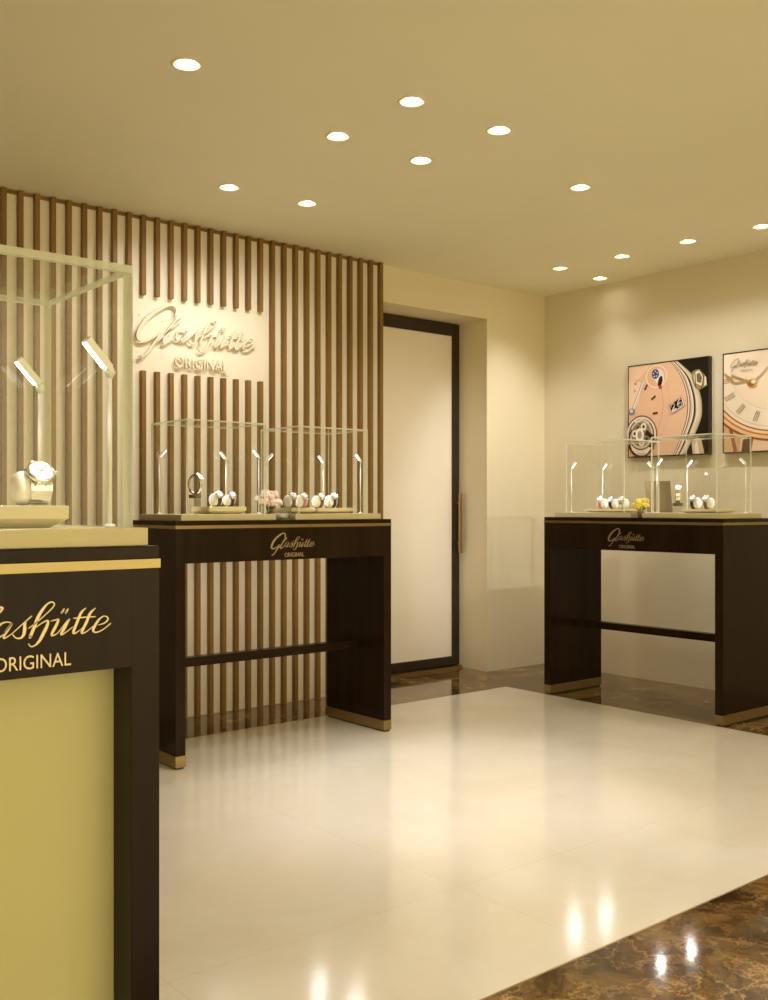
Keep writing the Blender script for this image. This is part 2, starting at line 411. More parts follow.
# ------------------------------------------------------------------ brand lettering
SCRIPT = [[(0.41,0.086,0.006),(0.384,0.095,0.006),(0.353,0.089,0.01),(0.325,0.062,0.014),(0.317,0.031,0.015),(0.33,0.01,0.01),(0.353,0.021,0.006),(0.38,0.049,0.006),(0.41,0.087,0.009),(0.388,0.055,0.017),(0.367,0.025,0.016),(0.364,0.005,0.009),(0.384,0.012,0.006),(0.415,0.031,0.005)],[(0.406,0.024,0.005),(0.45,0.061,0.006),(0.495,0.098,0.007),(0.522,0.119,0.007)],[(0.489,0.092,0.008),(0.482,0.072,0.016),(0.481,0.045,0.02),(0.474,0.013,0.016),(0.454,-0.002,0.01),(0.43,0.003,0.007),(0.412,0.025,0.006)],[(0.504,0.051,0.006),(0.544,0.077,0.006),(0.603,0.123,0.006),(0.642,0.158,0.007),(0.655,0.179,0.007),(0.641,0.193,0.008),(0.613,0.183,0.01),(0.58,0.146,0.017),(0.555,0.103,0.019),(0.535,0.052,0.019),(0.513,0.0,0.018)],[(0.528,0.041,0.005),(0.571,0.069,0.006),(0.603,0.085,0.008),(0.618,0.083,0.011),(0.61,0.055,0.018),(0.59,0.015,0.02),(0.567,-0.025,0.016),(0.542,-0.049,0.009),(0.519,-0.055,0.007),(0.504,-0.039,0.008)],[(0.636,0.083,0.005),(0.666,0.088,0.008),(0.678,0.085,0.013),(0.659,0.044,0.017),(0.64,0.011,0.015),(0.642,-0.002,0.009),(0.668,0.006,0.006),(0.693,0.032,0.006),(0.735,0.081,0.007)],[(0.744,0.086,0.009),(0.719,0.044,0.017),(0.697,0.009,0.016),(0.7,-0.001,0.009),(0.726,0.013,0.006),(0.766,0.04,0.005)],[(0.712,0.147,0.01),(0.698,0.128,0.013)],[(0.736,0.146,0.01),(0.723,0.126,0.013)],[(0.846,0.145,0.004),(0.816,0.12,0.015),(0.792,0.067,0.017),(0.769,0.012,0.016),(0.776,-0.0,0.009),(0.802,0.013,0.006),(0.836,0.037,0.005)],[(0.905,0.141,0.004),(0.872,0.113,0.015),(0.849,0.062,0.017),(0.821,0.008,0.016),(0.828,-0.003,0.009),(0.855,0.009,0.006),(0.891,0.035,0.005)],[(0.771,0.089,0.006),(0.836,0.091,0.008),(0.904,0.09,0.006)],[(0.923,0.039,0.005),(0.963,0.049,0.008),(0.984,0.07,0.01),(0.973,0.086,0.007),(0.948,0.087,0.007),(0.918,0.062,0.014),(0.895,0.025,0.017),(0.89,0.007,0.013),(0.906,-0.004,0.008),(0.938,0.003,0.007),(0.973,0.023,0.006),(1.0,0.042,0.008)],[(0.312,0.19,0.021),(0.325,0.232,0.024),(0.304,0.26,0.021),(0.267,0.265,0.021),(0.216,0.241,0.026),(0.128,0.184,0.033),(0.057,0.11,0.037),(0.02,0.043,0.037),(0.013,0.003,0.033),(0.035,-0.022,0.024),(0.075,-0.018,0.019),(0.121,0.003,0.014),(0.165,0.033,0.013),(0.19,0.054,0.011)],[(0.19,0.051,0.016),(0.165,0.006,0.019),(0.128,-0.047,0.019),(0.093,-0.094,0.017),(0.057,-0.129,0.017),(0.03,-0.139,0.026)],[(0.165,-0.014,0.01),(0.216,0.031,0.011),(0.275,0.091,0.011),(0.33,0.143,0.011),(0.357,0.173,0.011),(0.338,0.178,0.013),(0.304,0.145,0.017),(0.26,0.083,0.024),(0.223,0.019,0.024),(0.212,-0.016,0.017),(0.234,-0.021,0.011),(0.275,0.006,0.009),(0.304,0.031,0.009)]]
def smooth_pts(pts, step=5):
    out = []
    n = len(pts)
    for i in range(n - 1):
        p0, p1, p2, p3 = [pts[min(max(j, 0), n - 1)] for j in (i - 1, i, i + 1, i + 2)]
        for s in range(step):
            t = s / step
            out.append(tuple(.5 * (2 * p1[c] + (p2[c] - p0[c]) * t + (2 * p0[c] - 5 * p1[c] + 4 * p2[c] - p3[c]) * t * t + (3 * p1[c] - p0[c] - 3 * p2[c] + p3[c]) * t ** 3) for c in range(3)))
    out.append(tuple(pts[-1]))
    return out
def ribbon(mb, pts, depth, y0=0., layer=0., mi=0, xf=None, cap=5):
    # a stroke of varying width in the local XZ plane, raised towards -Y
    pts = smooth_pts(pts)
    L = []; R = []
    for i, (x, z, w_) in enumerate(pts):
        a = pts[max(i - 1, 0)]; b = pts[min(i + 1, len(pts) - 1)]
        dx, dz = b[0] - a[0], b[1] - a[1]; l = math.hypot(dx, dz) or 1e-9
        nx, nz = -dz / l, dx / l
        L.append((x + nx * w_ / 2, z + nz * w_ / 2)); R.append((x - nx * w_ / 2, z - nz * w_ / 2))
    yf = y0 - depth - layer
    n = len(pts)
    vs = []
    for i in range(n): vs += [(L[i][0], yf, L[i][1]), (R[i][0], yf, R[i][1]), (L[i][0], y0, L[i][1]), (R[i][0], y0, R[i][1])]
    fs = []
    for i in range(n - 1):
        a, b = 4 * i, 4 * i + 4
        fs += [(a, a + 1, b + 1, b), (a, b, b + 2, a + 2), (a + 1, a + 3, b + 3, b + 1)]
    fs += [(0, 2, 3, 1), (4 * n - 4, 4 * n - 3, 4 * n - 1, 4 * n - 2)]
    mb.add(vs, fs, mi, False, xf)
    for p in (pts[0], pts[-1]):           # rounded stroke ends
        r = p[2] / 2
        ring = [(p[0] + r * math.cos(2 * PI * k / 10), p[1] + r * math.sin(2 * PI * k / 10)) for k in range(10)]
        vs = [(x, yf, z) for x, z in ring] + [(x, y0, z) for x, z in ring]
        fs = [tuple(range(10))] + [(k, (k + 1) % 10, (k + 1) % 10 + 10, k + 10) for k in range(10)]
        mb.add(vs, fs, mi, False, xf)
def script_mb(width, depth, standoff=0., wk=1.):
    mb = MB()
    for i, st in enumerate(SCRIPT):
        ribbon(mb, [((x - .5) * width, z * width, w_ * width * wk) for x, z, w_ in st], depth, -standoff, layer=i * .00004)
    return mb
def text_mesh(body, height, width, depth):
    cu = bpy.data.curves.new('lettering', 'FONT'); cu.body = body; cu.size = 1; cu.extrude = .5; cu.resolution_u = 4
    ob = bpy.data.objects.new('lettering', cu); C.objects.link(ob)
    bpy.context.view_layer.update()
    me = bpy.data.meshes.new_from_object(ob.evaluated_get(bpy.context.evaluated_depsgraph_get()))
    bpy.data.objects.remove(ob); bpy.data.curves.remove(cu)
    xs = [v.co.x for v in me.vertices]; ys = [v.co.y for v in me.vertices]
    x0, x1, y0, y1 = min(xs), max(xs), min(ys), max(ys)
    for v in me.vertices:
        x, y, z = v.co
        v.co = ((x - x0) / (x1 - x0) * width, -depth * (z + .5), (y - y0) / (y1 - y0) * height)
    return me
def original(name, width, depth, material, parent, loc):
    me = text_mesh('ORIGINAL', .080 * width, .445 * width, depth); me.materials.clear(); me.materials.append(material)
    o = bpy.data.objects.new(name, me); C.objects.link(o); o.parent = parent; o.location = loc
    return o
sg = thing('wall_sign', 'raised cream lettering reading Glashütte ORIGINAL on the slatted wall', 'sign', (2.674, BK, 1.990))
script_mb(.7134, .013, .014, .74).build('script_lettering', M['letter'], sg)
original('capital_lettering', .7134, .014, M['letter'], sg, (-.5 * .7134 + .31 * .7134, -.012, -.185 * .7134))
for px, pz in [(-.33, .12), (-.20, .10), (-.16, 0.03), (-.02, .02), (.09, .015), (.20, .02), (.30, .02), (-.12, -.11), (.0, -.11), (.12, -.11)]:
    MB().lathe([(.002, -.001), (.002, .016)], 8, xf=ax((px, 0, pz), (0, -1, 0))).build('mounting_pin', M['letter'], sg)

# ------------------------------------------------------------------ display desks
def make_desk(label, loc, rz, width, depth=.48, panel=False, logo_x=0., logo_w=.243, group=None):
    t = thing('display_desk', label, 'display table', loc, rz, group)
    hw, hd = width / 2, depth / 2; th = .047; TZ = 1.06
    MB().box(-hw, hw, -hd, hd, TZ - .020, TZ).build('desk_top', M['veneer'], t, bevel=.0015)
    g = MB().box(-hw - .0012, hw + .0012, -hd - .0012, hd + .0012, TZ - .034, TZ - .020)
    o = g.build('brass_strip', M['brass'], t); o['label'] = 'thin brass strip under the top'
    for s in (-1, 1):
        x0, x1 = (-hw, -hw + th) if s < 0 else (hw - th, hw)
        sp = MB().box(x0, x1, -hd, hd, .056, TZ - .034).build('side_panel', M['veneer'], t, bevel=.001)
        fb = MB().box(x0 - .0006, x1 + .0006, -hd - .0006, hd + .0006, .008, .056)
        fb.box(x0 + .006, x1 - .006, -hd + .006, hd - .006, 0, .008, 1)
        o = fb.build('foot_plinth', [M['dullbrass'], M['ink']], sp); o['label'] = 'brass foot plate'
    ap = MB().box(-hw + th, hw - th, -hd, -hd + .022, .877, TZ - .034); ap.build('front_apron', M['veneer'], t)
    if not panel:
        MB().box(-hw + th, hw - th, hd - .022, hd, .877, TZ - .034).build('rear_apron', M['veneer'], t)
        MB().box(-hw + th, hw - th, -.025, .025, .395, .437).build('stretcher', M['veneer'], t, bevel=.001)
    else:
        o = MB().box(-hw + th, hw - th, -hd + .063, -hd + .075, .02, TZ - .034).build('back_panel', M['creampanel'], t); o['label'] = 'cream back panel'
    o = script_mb(logo_w, .0022).build('script_lettering', M['gold'], t, (logo_x, -hd, .935)); o['label'] = 'gold script lettering Glashütte'
    o = original('capital_lettering', logo_w, .002, M['gold'], t, (logo_x - .5 * logo_w + .31 * logo_w, -hd, .935 - .185 * logo_w)); o['label'] = 'gold capitals ORIGINAL'
    return t
LM, LR, LL = ((2.645, 4.125, 0), 0.), ((4.845, 3.475, 0), -PI / 2), ((.505, 1.673, 0), 0.)
make_desk('dark brown display desk against the slatted wall, open underneath', (2.6515, 4.125, 0), 0., 1.195, logo_x=.004)
make_desk('dark brown display desk against the plain wall under the watch posters', *LR, 1.20, logo_x=-.002)
make_desk('dark brown display desk in the left foreground with cream back panel', *LL, .45, panel=True, logo_x=.019, logo_w=.2486)

def at(base, lx, ly, lz):
    (bx, by, bz), r = base
    return (bx + lx * math.cos(r) - ly * math.sin(r), by + lx * math.sin(r) + ly * math.cos(r), bz + lz)

# ------------------------------------------------------------------ glass cases
PT = 1.088
def make_case(base, px0, px1, gx0, gx1, label, gy0=-.215, gy1=.116, py0=-.232, py1=.168, top=1.502, th=.006):
    cx, cy = (px0 + px1) / 2, (py0 + py1) / 2
    t = thing('glass_display_case', label, 'display case', at(base, cx, cy, 1.06), base[1])
    hx, hy = (px1 - px0) / 2, (py1 - py0) / 2; ph = PT - 1.06
    MB().box(-hx, hx, -hy, hy, .0004, ph).build('plinth', M['cream'], t, bevel=.0015)
    x0, x1, y0, y1, z1 = gx0 - cx, gx1 - cx, gy0 - cy, gy1 - cy, top - 1.06
    gm = [M['glass'], M['edge']]; e = .0003; z0 = ph + e
    # order of mis: bottom top front back left right
    MB().box(x0, x1, y0, y0 + th, z0, z1 - th - e, mis=(1, 1, 0, 0, 1, 1)).build('front_pane', gm, t)
    MB().box(x0, x1, y1 - th, y1, z0, z1 - th - e, mis=(1, 1, 0, 0, 1, 1)).build('back_pane', gm, t)
    for a in (x0, x1 - th):
        MB().box(a, a + th, y0 + th + e, y1 - th - e, z0, z1 - th - e, mis=(1, 1, 1, 1, 0, 0)).build('side_pane', gm, t)
    MB().box(x0, x1, y0, y1, z1 - th, z1, mis=(0, 0, 1, 1, 1, 1)).build('top_pane', gm, t)
    return t
make_case(LM, -.560, -.077, -.525, -.120, 'glass case with cream plinth on the slat wall desk, left of the pink flowers')
make_case(LM, .032, .543, .062, .476, 'glass case with cream plinth on the slat wall desk, right of the pink flowers')
make_case(LR, -.523, .020, -.452, -.035, 'glass case on the poster wall desk, left of the yellow flowers')
make_case(LR, .098, .577, .146, .547, 'glass case on the poster wall desk, right of the yellow flowers')
make_case(LL, -.205, .2100, -.180, .189, 'large glass case on the left foreground desk', gy0=-.222, gy1=.118, top=1.492, th=.011)

# ------------------------------------------------------------------ stick lamps inside the cases
def make_lamp(base, lx, ly, lean, label, top=.258, fat=1., L=.042, power=1.8):
    # lean: +1 head leans to the viewer's right, -1 to the left
    t = thing('display_lamp', label, 'lamp', at(base, lx, ly, PT), base[1], 'stick lamps in the glass cases')
    MB().lathe([(.009, .0003), (.009, .004), (.0055, .006), (.0, .006)], 16).build('base', M['white'], t)
    MB().tube([(0, 0, .005), (0, 0, top - .008)], .0028 * fat, 10).build('pole', M['white'], t)
    j = MB().tube([(0, 0, top - .010), (-lean * .001, 0, top - .002), (lean * .002, 0, top + .008)], [.003 * fat, .0062 * fat, .0045 * fat], 10)
    j.build('joint', M['white'], t)
    d_ = Vector((lean * .69, -.08, .72)).normalized()
    up = Vector((-lean * .72, 0, .69))
    xf = ax((lean * .002, 0, top + .006), d_, up)         # local z along head, local x = top side
    hd = MB()
    w, h = .0058 * fat, .0046 * fat
    hd.box(-h, h, -w, w, 0, L, xf=xf)
    ho = hd.build('lamp_head', M['white'], t, bevel=.0008)
    MB().box(-h - .0012, -h - .0002, -w * .8, w * .8, .004, L - .003, xf=xf).build('led_strip', M['led'], ho)
    r = base[1]
    def wv(v): return Vector((v[0] * math.cos(r) - v[1] * math.sin(r), v[0] * math.sin(r) + v[1] * math.cos(r), v[2]))
    hp = Vector(t.location) + wv(xf @ Vector((-h - .004, 0, L * .6)))
    s_ = spot(hp, hp + wv(Vector((lean * .55, -.10, -.80))), power, 120, .8, (1., .97, .94), .010)
    s_.name = 'stick_lamp_beam'
    return t
make_lamp(LM, -.505, .080, 1, 'white stick lamp at back left corner of the leftmost case on slat wall desk')
make_lamp(LM, -.156, .080, -1, 'white stick lamp behind the watches in the left case on slat wall desk')
make_lamp(LM, -.140, -.185, -1, 'white stick lamp at front right corner of left case on slat wall desk')
make_lamp(LM, .078, .085, 1, 'white stick lamp at back left of right case on slat wall desk')
make_lamp(LM, .422, .085, -1, 'white stick lamp at back right of right case on slat wall desk')
make_lamp(LM, .452, -.185, -1, 'white stick lamp at front right corner of right case on slat wall desk')
make_lamp(LR, -.432, -.190, 1, 'white stick lamp at front left corner of left case on poster wall desk')
make_lamp(LR, -.425, .090, 1, 'white stick lamp behind the three watches on poster wall desk')
make_lamp(LR, -.060, .090, -1, 'white stick lamp at back right of left case on poster wall desk')
make_lamp(LR, .166, -.190, 1, 'white stick lamp at front left of right case on poster wall desk')
make_lamp(LR, .168, .090, 1, 'white stick lamp behind tan board in right case on poster wall desk')
make_lamp(LR, .530, .090, -1, 'white stick lamp at back right of right case on poster wall desk')
make_lamp(LL, .166, -.190, -1, 'white stick lamp at front right corner of the left foreground case', top=.242, fat=1.3, L=.056, power=1.6)
make_lamp(LL, .160, .085, -1, 'white stick lamp behind the watch in the left foreground case', top=.242, fat=1.3, L=.056, power=1.6)

# ------------------------------------------------------------------ trays, cushions, watches
def make_tray(base, x0, x1, y0, y1, z0, z1, label):
    cx, cy = (x0 + x1) / 2, (y0 + y1) / 2
    hx, hy = (x1 - x0) / 2, (y1 - y0) / 2; h = z1 - z0; i = .022
    t = tag(MB().add([(-hx + i, -hy + i, 0), (hx - i, -hy + i, 0), (hx - i, hy - i, 0), (-hx + i, hy - i, 0),
              (-hx, -hy, h * .42), (hx, -hy, h * .42), (hx, hy, h * .42), (-hx, hy, h * .42),
              (-hx, -hy, h), (hx, -hy, h), (hx, hy, h), (-hx, hy, h)],
             [(3, 2, 1, 0), (8, 9, 10, 11)] + [(a + k, a + (k + 1) % 4, a + 4 + (k + 1) % 4, a + 4 + k) for a in (0, 4) for k in range(4)]
             ).build('display_tray', M['cream'], None, at(base, cx, cy, z0), bevel=.001), label, 'tray')
    t.rotation_euler = (0, 0, base[1])
    return t
def rounded_cushion(r, L):
    # pillow roll along X with softly rounded ends
    prof = [(0, -L / 2), (r * .55, -L / 2 + .0005), (r * .82, -L / 2 + .003), (r * .96, -L / 2 + .009), (r, -L / 2 + .018), (r, L / 2 - .018), (r * .96, L / 2 - .009), (r * .82, L / 2 - .003), (r * .55, L / 2 - .0005), (0, L / 2)]
    return MB().lathe(prof, 28, xf=Matrix.Scale(1.08, 4, (0, 0, 1)) @ ax((0, 0, 0), (1, 0, 0)))
def make_watch(base, lx, ly, lz, yaw, labels, strap='steel', dial='dial', r=.024, tilt=50, L=.054, sw=1., cr=.0195, xo=.004):
    """a watch strapped round a white roll cushion; lz is what it stands on"""
    rz = base[1] + math.radians(yaw)
    cu = rounded_cushion(r, L).build('watch_cushion', M['cushion'], None, at(base, lx, ly, lz + r * 1.08 + .0014))
    cu.rotation_euler = (0, 0, rz); tag(cu, labels[1], 'watch cushion', 'white watch cushions')
    t = thing('wristwatch', labels[0], 'watch', at(base, lx, ly, lz + r * 1.08 + .0014), rz, 'watches on display')
    R = r + .0016; xo = xo if base[1] == 0 else -xo
    # strap: a band round the roll, lower half thinner
    sm = M['steel'] if strap == 'steel' else M['strap' + strap]
    st = MB(); n = 40
    z = Matrix.Scale(1.08, 4, (0, 0, 1))
    vs = []; fs = []
    for i in range(n):
        a = 2 * PI * i / n
        wv = .0085 * sw + .0015 * math.cos(a - math.radians(90 + tilt))
        for rr, x in ((R - .0012, -wv), (R + .0012, -wv), (R + .0012, wv), (R - .0012, wv)):
            vs.append((xo + x, rr * math.cos(a), rr * math.sin(a)))
    for i in range(n):
        for k in range(4):
            i2 = (i + 1) % n; k2 = (k + 1) % 4
            fs.append((4 * i + k, 4 * i + k2, 4 * i2 + k2, 4 * i2 + k))
    st.add(vs, fs, 0, False, z)
    if strap == 'steel':
        for i in range(0, 26):                                 # bracelet links
            a = 2 * PI * i / 26
            st.box(-.0082 * sw, .0082 * sw, -.0021, .0021, -.0007, .0009, xf=z @ ax((xo, (R + .001) * math.cos(a), (R + .001) * math.sin(a)), (0, math.cos(a), math.sin(a)), (1, 0, 0)))
    st.build('bracelet' if strap == 'steel' else 'strap', sm, t)
    a = math.radians(180 - tilt)                               # facing the viewer (-Y) and up
    nd = Vector((0, math.cos(a), math.sin(a)))
    xf = z @ ax((xo, 0, 0), nd, (1, 0, 0)) @ Matrix.Translation((0, 0, R + .0005))
    ca = MB().lathe([(cr - .002, 0), (cr, .002), (cr, .0065), (cr - .0012, .0085), (cr - .0035, .0090), (cr - .0042, .0080)], 36, xf=xf, caps=False)
    for sx in (-1, 1):
        for sy in (-1, 1):                                     # lugs
            ca.box(sx * .0085 - .002, sx * .0085 + .002, min(sy * .014, sy * .0235), max(sy * .014, sy * .0235), .0, .005, xf=xf)
    cs = ca.build('case', M['steel'], t)
    MB().lathe([(.0015, 0), (.003, .0005), (.003, .004), (0, .0042)], 12, xf=xf @ ax((cr - .0005, 0, .004), (1, 0, 0))).build('crown', M['steel'], cs)
    MB().lathe([(cr - .0036, .0070), (cr - .0036, .0077), (0, .0077)], 36, xf=xf, smooth=False).build('dial', M[dial], t)
    hm_ = MB()
    hm_.box(-.0007, .0007, -.002, .0095, .0079, .0082, xf=xf @ Matrix.Rotation(math.radians(55), 4, 'Z'))
    hm_.box(-.0005, .0005, -.003, .0135, .0083, .0085, xf=xf @ Matrix.Rotation(math.radians(-50), 4, 'Z'))
    for i in range(12):
        hm_.box(-.0004, .0004, .0118, .0145, .0077, .0079, xf=xf @ Matrix.Rotation(2 * PI * i / 12, 4, 'Z'))
    sub = MB(); sub.lathe([(.0026, .0077), (.0032, .0081), (.0036, .0077)], 18, xf=xf @ Matrix.Translation((0, -.0065, 0)), caps=False)
    hm_.v and hm_.build('hands', M['ink'], t)
    sub.build('small_seconds_ring', M['steel'], t)
    return t
def make_standing_watch(base, lx, ly, labels, ztop=1.176, s=1.):
    bz = PT + .0006
    h = ztop - bz
    p = thing('watch_pedestal', labels[1], 'watch stand', at(base, lx, ly, bz), base[1])
    MB().box(-.020, .020, -.020, .020, 0, h - .017).build('clear_post', M['acrylic'], p, bevel=.001)
    MB().lathe([(.027, h - .0165), (.028, h - .015), (.028, h - .001), (.027, h)], 28).build('dark_block', M['darksteel'], p)
    t = thing('wristwatch', labels[0], 'watch', at(base, lx, ly, ztop + .0008), base[1], 'watches on display')
    R = .036
    st = MB(); n = 44; vs = []; fs = []
    for i in range(n):
        a = 2 * PI * i / n
        for rr, x in ((R - .003, -.011), (R + .0016, -.011), (R + .0016, .011), (R - .003, .011)):
            vs.append((x * 1. + 0, rr * .78 * math.cos(a), rr * 1.2 * math.sin(a) + (R + .0016) * 1.2))
    for i in range(n):
        for k in range(4):
            i2 = (i + 1) % n; k2 = (k + 1) % 4
            fs.append((4 * i + k, 4 * i + k2, 4 * i2 + k2, 4 * i2 + k))
    rot = Matrix.Rotation(math.radians(38), 4, 'Z')
    st.add(vs, fs, 0, False, rot)
    for i in range(30):
        a = 2 * PI * i / 30
        if abs(a - 1.5 * PI) < .3: continue
        q = Vector((0, (R + .0012) * .78 * math.cos(a), (R + .0012) * 1.2 * math.sin(a) + (R + .0016) * 1.2))
        st.box(-.0088, .0088, -.0028, .0028, -.0008, .0012, xf=rot @ ax(q, (0, math.cos(a) * 1.2, math.sin(a) * .78), (1, 0, 0)))
    st.build('bracelet', M['steel'], t)
    a = math.radians(128)
    q = Vector((0, (R + .001) * .78 * math.cos(a), (R + .001) * 1.2 * math.sin(a) + (R + .0016) * 1.2))
    xf = rot @ ax(q, (0, math.cos(a) * 1.2, math.sin(a) * .78), (1, 0, 0))
    cr = .0195
    cs = MB().lathe([(cr - .002, 0), (cr, .002), (cr, .0065), (cr - .0012, .0085), (cr - .0035, .0090), (cr - .0042, .0080)], 36, xf=xf, caps=False).build('case', M['steel'], t)
    MB().lathe([(.0015, 0), (.003, .0005), (.003, .004), (0, .0042)], 12, xf=xf @ ax((cr - .0005, 0, .004), (1, 0, 0))).build('crown', M['steel'], cs)
    MB().lathe([(cr - .0036, .0070), (cr - .0036, .0077), (0, .0077)], 36, xf=xf, smooth=False).build('dial', M['dial'], t)
    hm_ = MB()
    hm_.box(-.0007, .0007, -.002, .0095, .0079, .0082, xf=xf @ Matrix.Rotation(math.radians(55), 4, 'Z'))
    hm_.box(-.0005, .0005, -.003, .0135, .0083, .0085, xf=xf @ Matrix.Rotation(math.radians(-50), 4, 'Z'))
    hm_.build('hands', M['ink'], t)
    return t

TP = PT + .0005
# left foreground case
make_tray(LL, -.150, .109, -.170, .020, PT + .0004, 1.122, 'cream tray holding the single watch in the left foreground case')
make_watch(LL, .080, -.085, 1.1222, 2, ('silver bracelet watch on a white roll in the left foreground case', 'white roll under the watch in the left foreground case'), r=.0245, tilt=46, L=.054, sw=1.9, cr=.0222, xo=.0085)
# slat wall desk, left case
make_standing_watch(LM, -.399, -.060, ('silver watch standing upright on a dark round block, slat wall desk', 'clear post with dark round block under upright watch, slat wall desk'))
make_tray(LM, -.366, -.172, -.130, .040, PT + .0004, 1.122, 'cream tray under two watches in left case on slat wall desk')
make_watch(LM, -.292, -.060, 1.1222, 3, ('black strap watch on white roll, left of two, beside upright watch', 'white roll left of two on tray beside upright watch'), 'black', 'dial', r=.027)
make_watch(LM, -.222, -.060, 1.1222, 3, ('black strap watch with pale blue dial on white roll, slat wall desk', 'white roll under the pale blue watch on slat wall desk'), 'black', 'bluedial', r=.025, L=.048)
# slat wall desk, right case: four watches on two trays
make_tray(LM, .074, .214, -.135, .020, PT + .0004, 1.116, 'small cream tray behind the pink flowers in right case')
make_tray(LM, .226, .446, -.135, .020, PT + .0004, 1.116, 'long cream tray under two watches in right case, slat wall desk')
make_watch(LM, .102, -.080, 1.1162, 3, ('brown strap watch on white roll closest behind the pink flowers', 'white roll closest behind the pink flowers'), 'brown', 'dial', r=.028, L=.05)
make_watch(LM, .182, -.060, 1.1162, 3, ('rose strap watch on white roll, second from the pink flowers', 'white roll second from the pink flowers'), 'pink', 'dial', r=.028, L=.05)
make_watch(LM, .284, -.060, 1.1162, 3, ('brown strap watch on white roll on long tray, left of its pair', 'white roll on long tray, left of its pair'), 'brown', 'dial', r=.027)
make_watch(LM, .362, -.060, 1.1162, 3, ('black strap watch on white roll on long tray, right of its pair', 'white roll on long tray, right of its pair'), 'black', 'bluedial', r=.028)
# poster wall desk, left case: three watches
make_tray(LR, -.375, -.085, -.130, .040, PT + .0004, 1.110, 'cream tray under three watches in left case on poster wall desk')
make_watch(LR, -.305, -.060, 1.1102, 3, ('rose strap watch on white roll, left one of three, poster wall desk', 'white roll, left one of three, poster wall desk'), 'pink', 'dial', r=.026)
make_watch(LR, -.228, -.060, 1.1102, 3, ('black strap watch on white roll, middle one of three, poster wall desk', 'white roll, middle one of three, poster wall desk'), 'black', 'bluedial', r=.026)
make_watch(LR, -.155, -.060, 1.1102, 3, ('silver bracelet watch on white roll, right one of three, poster wall desk', 'white roll, right one of three, poster wall desk'), 'steel', 'dial', r=.026)
# poster wall desk, right case
make_tray(LR, .275, .500, -.135, .045, PT + .0004, 1.108, 'cream tray under two watches beside the tan board')
make_standing_watch(LR, .240, -.105, ('silver watch standing upright on a dark round block beside tan board', 'clear post with dark round block under upright watch beside tan board'), ztop=1.142)
make_watch(LR, .320, -.060, 1.1082, 3, ('black strap watch on white roll beside the upright watch, poster desk', 'white roll beside the upright watch on poster wall desk'), 'black', 'bluedial', r=.029)
make_watch(LR, .400, -.060, 1.1082, 3, ('brown strap watch on white roll at right end, poster wall desk', 'white roll at right end of poster wall desk'), 'brown', 'dial', r=.028)

# leaning tan board
def slab(p0, p1, lean, hgt, th):
    p0, p1 = Vector(p0), Vector(p1)
    u = Vector((lean[0], lean[1], hgt))
    n_ = (p1 - p0).cross(u).normalized() * th
    q = [p0, p1, p1 + u, p0 + u]
    return q + [a + n_ for a in q]
BF = [(0, 1, 2, 3), (7, 6, 5, 4), (0, 4, 5, 1), (1, 5, 6, 2), (2, 6, 7, 3), (3, 7, 4, 0)]
tb = thing('tan_display_board', 'tan leather board standing tilted behind the glass cases on poster wall desk', 'display board', at(LR, -.085, .200, 1.0606), LR[1])
MB().add(slab((-.076, -.022, .001), (.072, .018, .001), (-.030, .012), .212, -.008), BF).build('board', M['tan'], tb, bevel=.0015)
MB().add(slab((-.020, .035, .0005), (.000, .035, .0005), (-.012, -.022), .11, -.004), BF).build('strut', M['tan'], tb)

# ------------------------------------------------------------------ flowers
def blossom(r, seed):
    rnd = random.Random(seed); mb = MB()
    mb.sphere((0, 0, 0), r * .55, 0, None, 10, 7)
    for ring, (cnt, rad, el) in enumerate(((5, .45, 55), (7, .72, 22), (7, .85, -12))):
        for k in range(cnt):
            a = 2 * PI * k / cnt + rnd.uniform(-.2, .2) + ring * .4
            e = math.radians(el + rnd.uniform(-10, 10))
            dr = Vector((math.cos(a) * math.cos(e), math.sin(a) * math.cos(e), math.sin(e)))
            xf = ax(dr * r * rad, (dr + Vector((0, 0, .5))).normalized()) 
            mb.sphere((0, 0, 0), r * .42, 0, xf @ Matrix.Diagonal((1, 1, .42, 1)), 9, 6)
    return mb
def flowers(name, label, base, lx, ly, spots, pm, pot, pot_r, pot_h, zb=1.0604):
    t = thing(name, label, 'flowers', at(base, lx, ly, zb), base[1])
    vp = MB().lathe([(pot_r * .7, 0), (pot_r * .85, pot_h * .3), (pot_r, pot_h * .8), (pot_r * .96, pot_h), (pot_r * .86, pot_h), (pot_r * .8, pot_h * .5), (0, pot_h * .45)], 24)
    vp.build('vase', pot, t)
    stm = MB(); lf = MB()
    for i, (x, y, z, r, mi) in enumerate(spots):
        blossom(r, i).build('blossom', pm[mi], t, (x, y, z))
        stm.tube([(x * .2, y * .2, pot_h * .5), (x * .6, y * .6, (z + pot_h) / 2), (x, y, z)], .0018, 6)
    stm.build('stems', M['leaf'], t)
    for i, (x, y, z, r, mi) in enumerate(spots[::2]):
        d_ = Vector((x, y, .02)); d_ = d_.normalized() if d_.length > 1e-4 else Vector((1, 0, 0))
        lf.sphere((0, 0, 0), .016, 0, ax(Vector((x * .7, y * .7, z - r * .9)), d_) @ Matrix.Diagonal((.18, .5, 1, 1)), 8, 6)
    lf.build('leaves', M['leaf'], t)
    return t
pk = [(-.034, -.02, .082, .027, 0), (.0, -.03, .078, .028, 0), (.036, -.02, .083, .026, 1), (-.018, .0, .116, .027, 1), (.022, -.004, .120, .027, 0),
      (-.04, .02, .098, .024, 1), (.042, .02, .105, .024, 0), (.0, .025, .128, .024, 0), (-.004, -.018, .104, .025, 0)]
flowers('pink_flower_bouquet', 'pale pink flower bouquet between the two glass cases on slat wall desk', LM, -.022, -.085, pk, [M['petal'], M['petalw']], M['acrylic'], .030, .055)
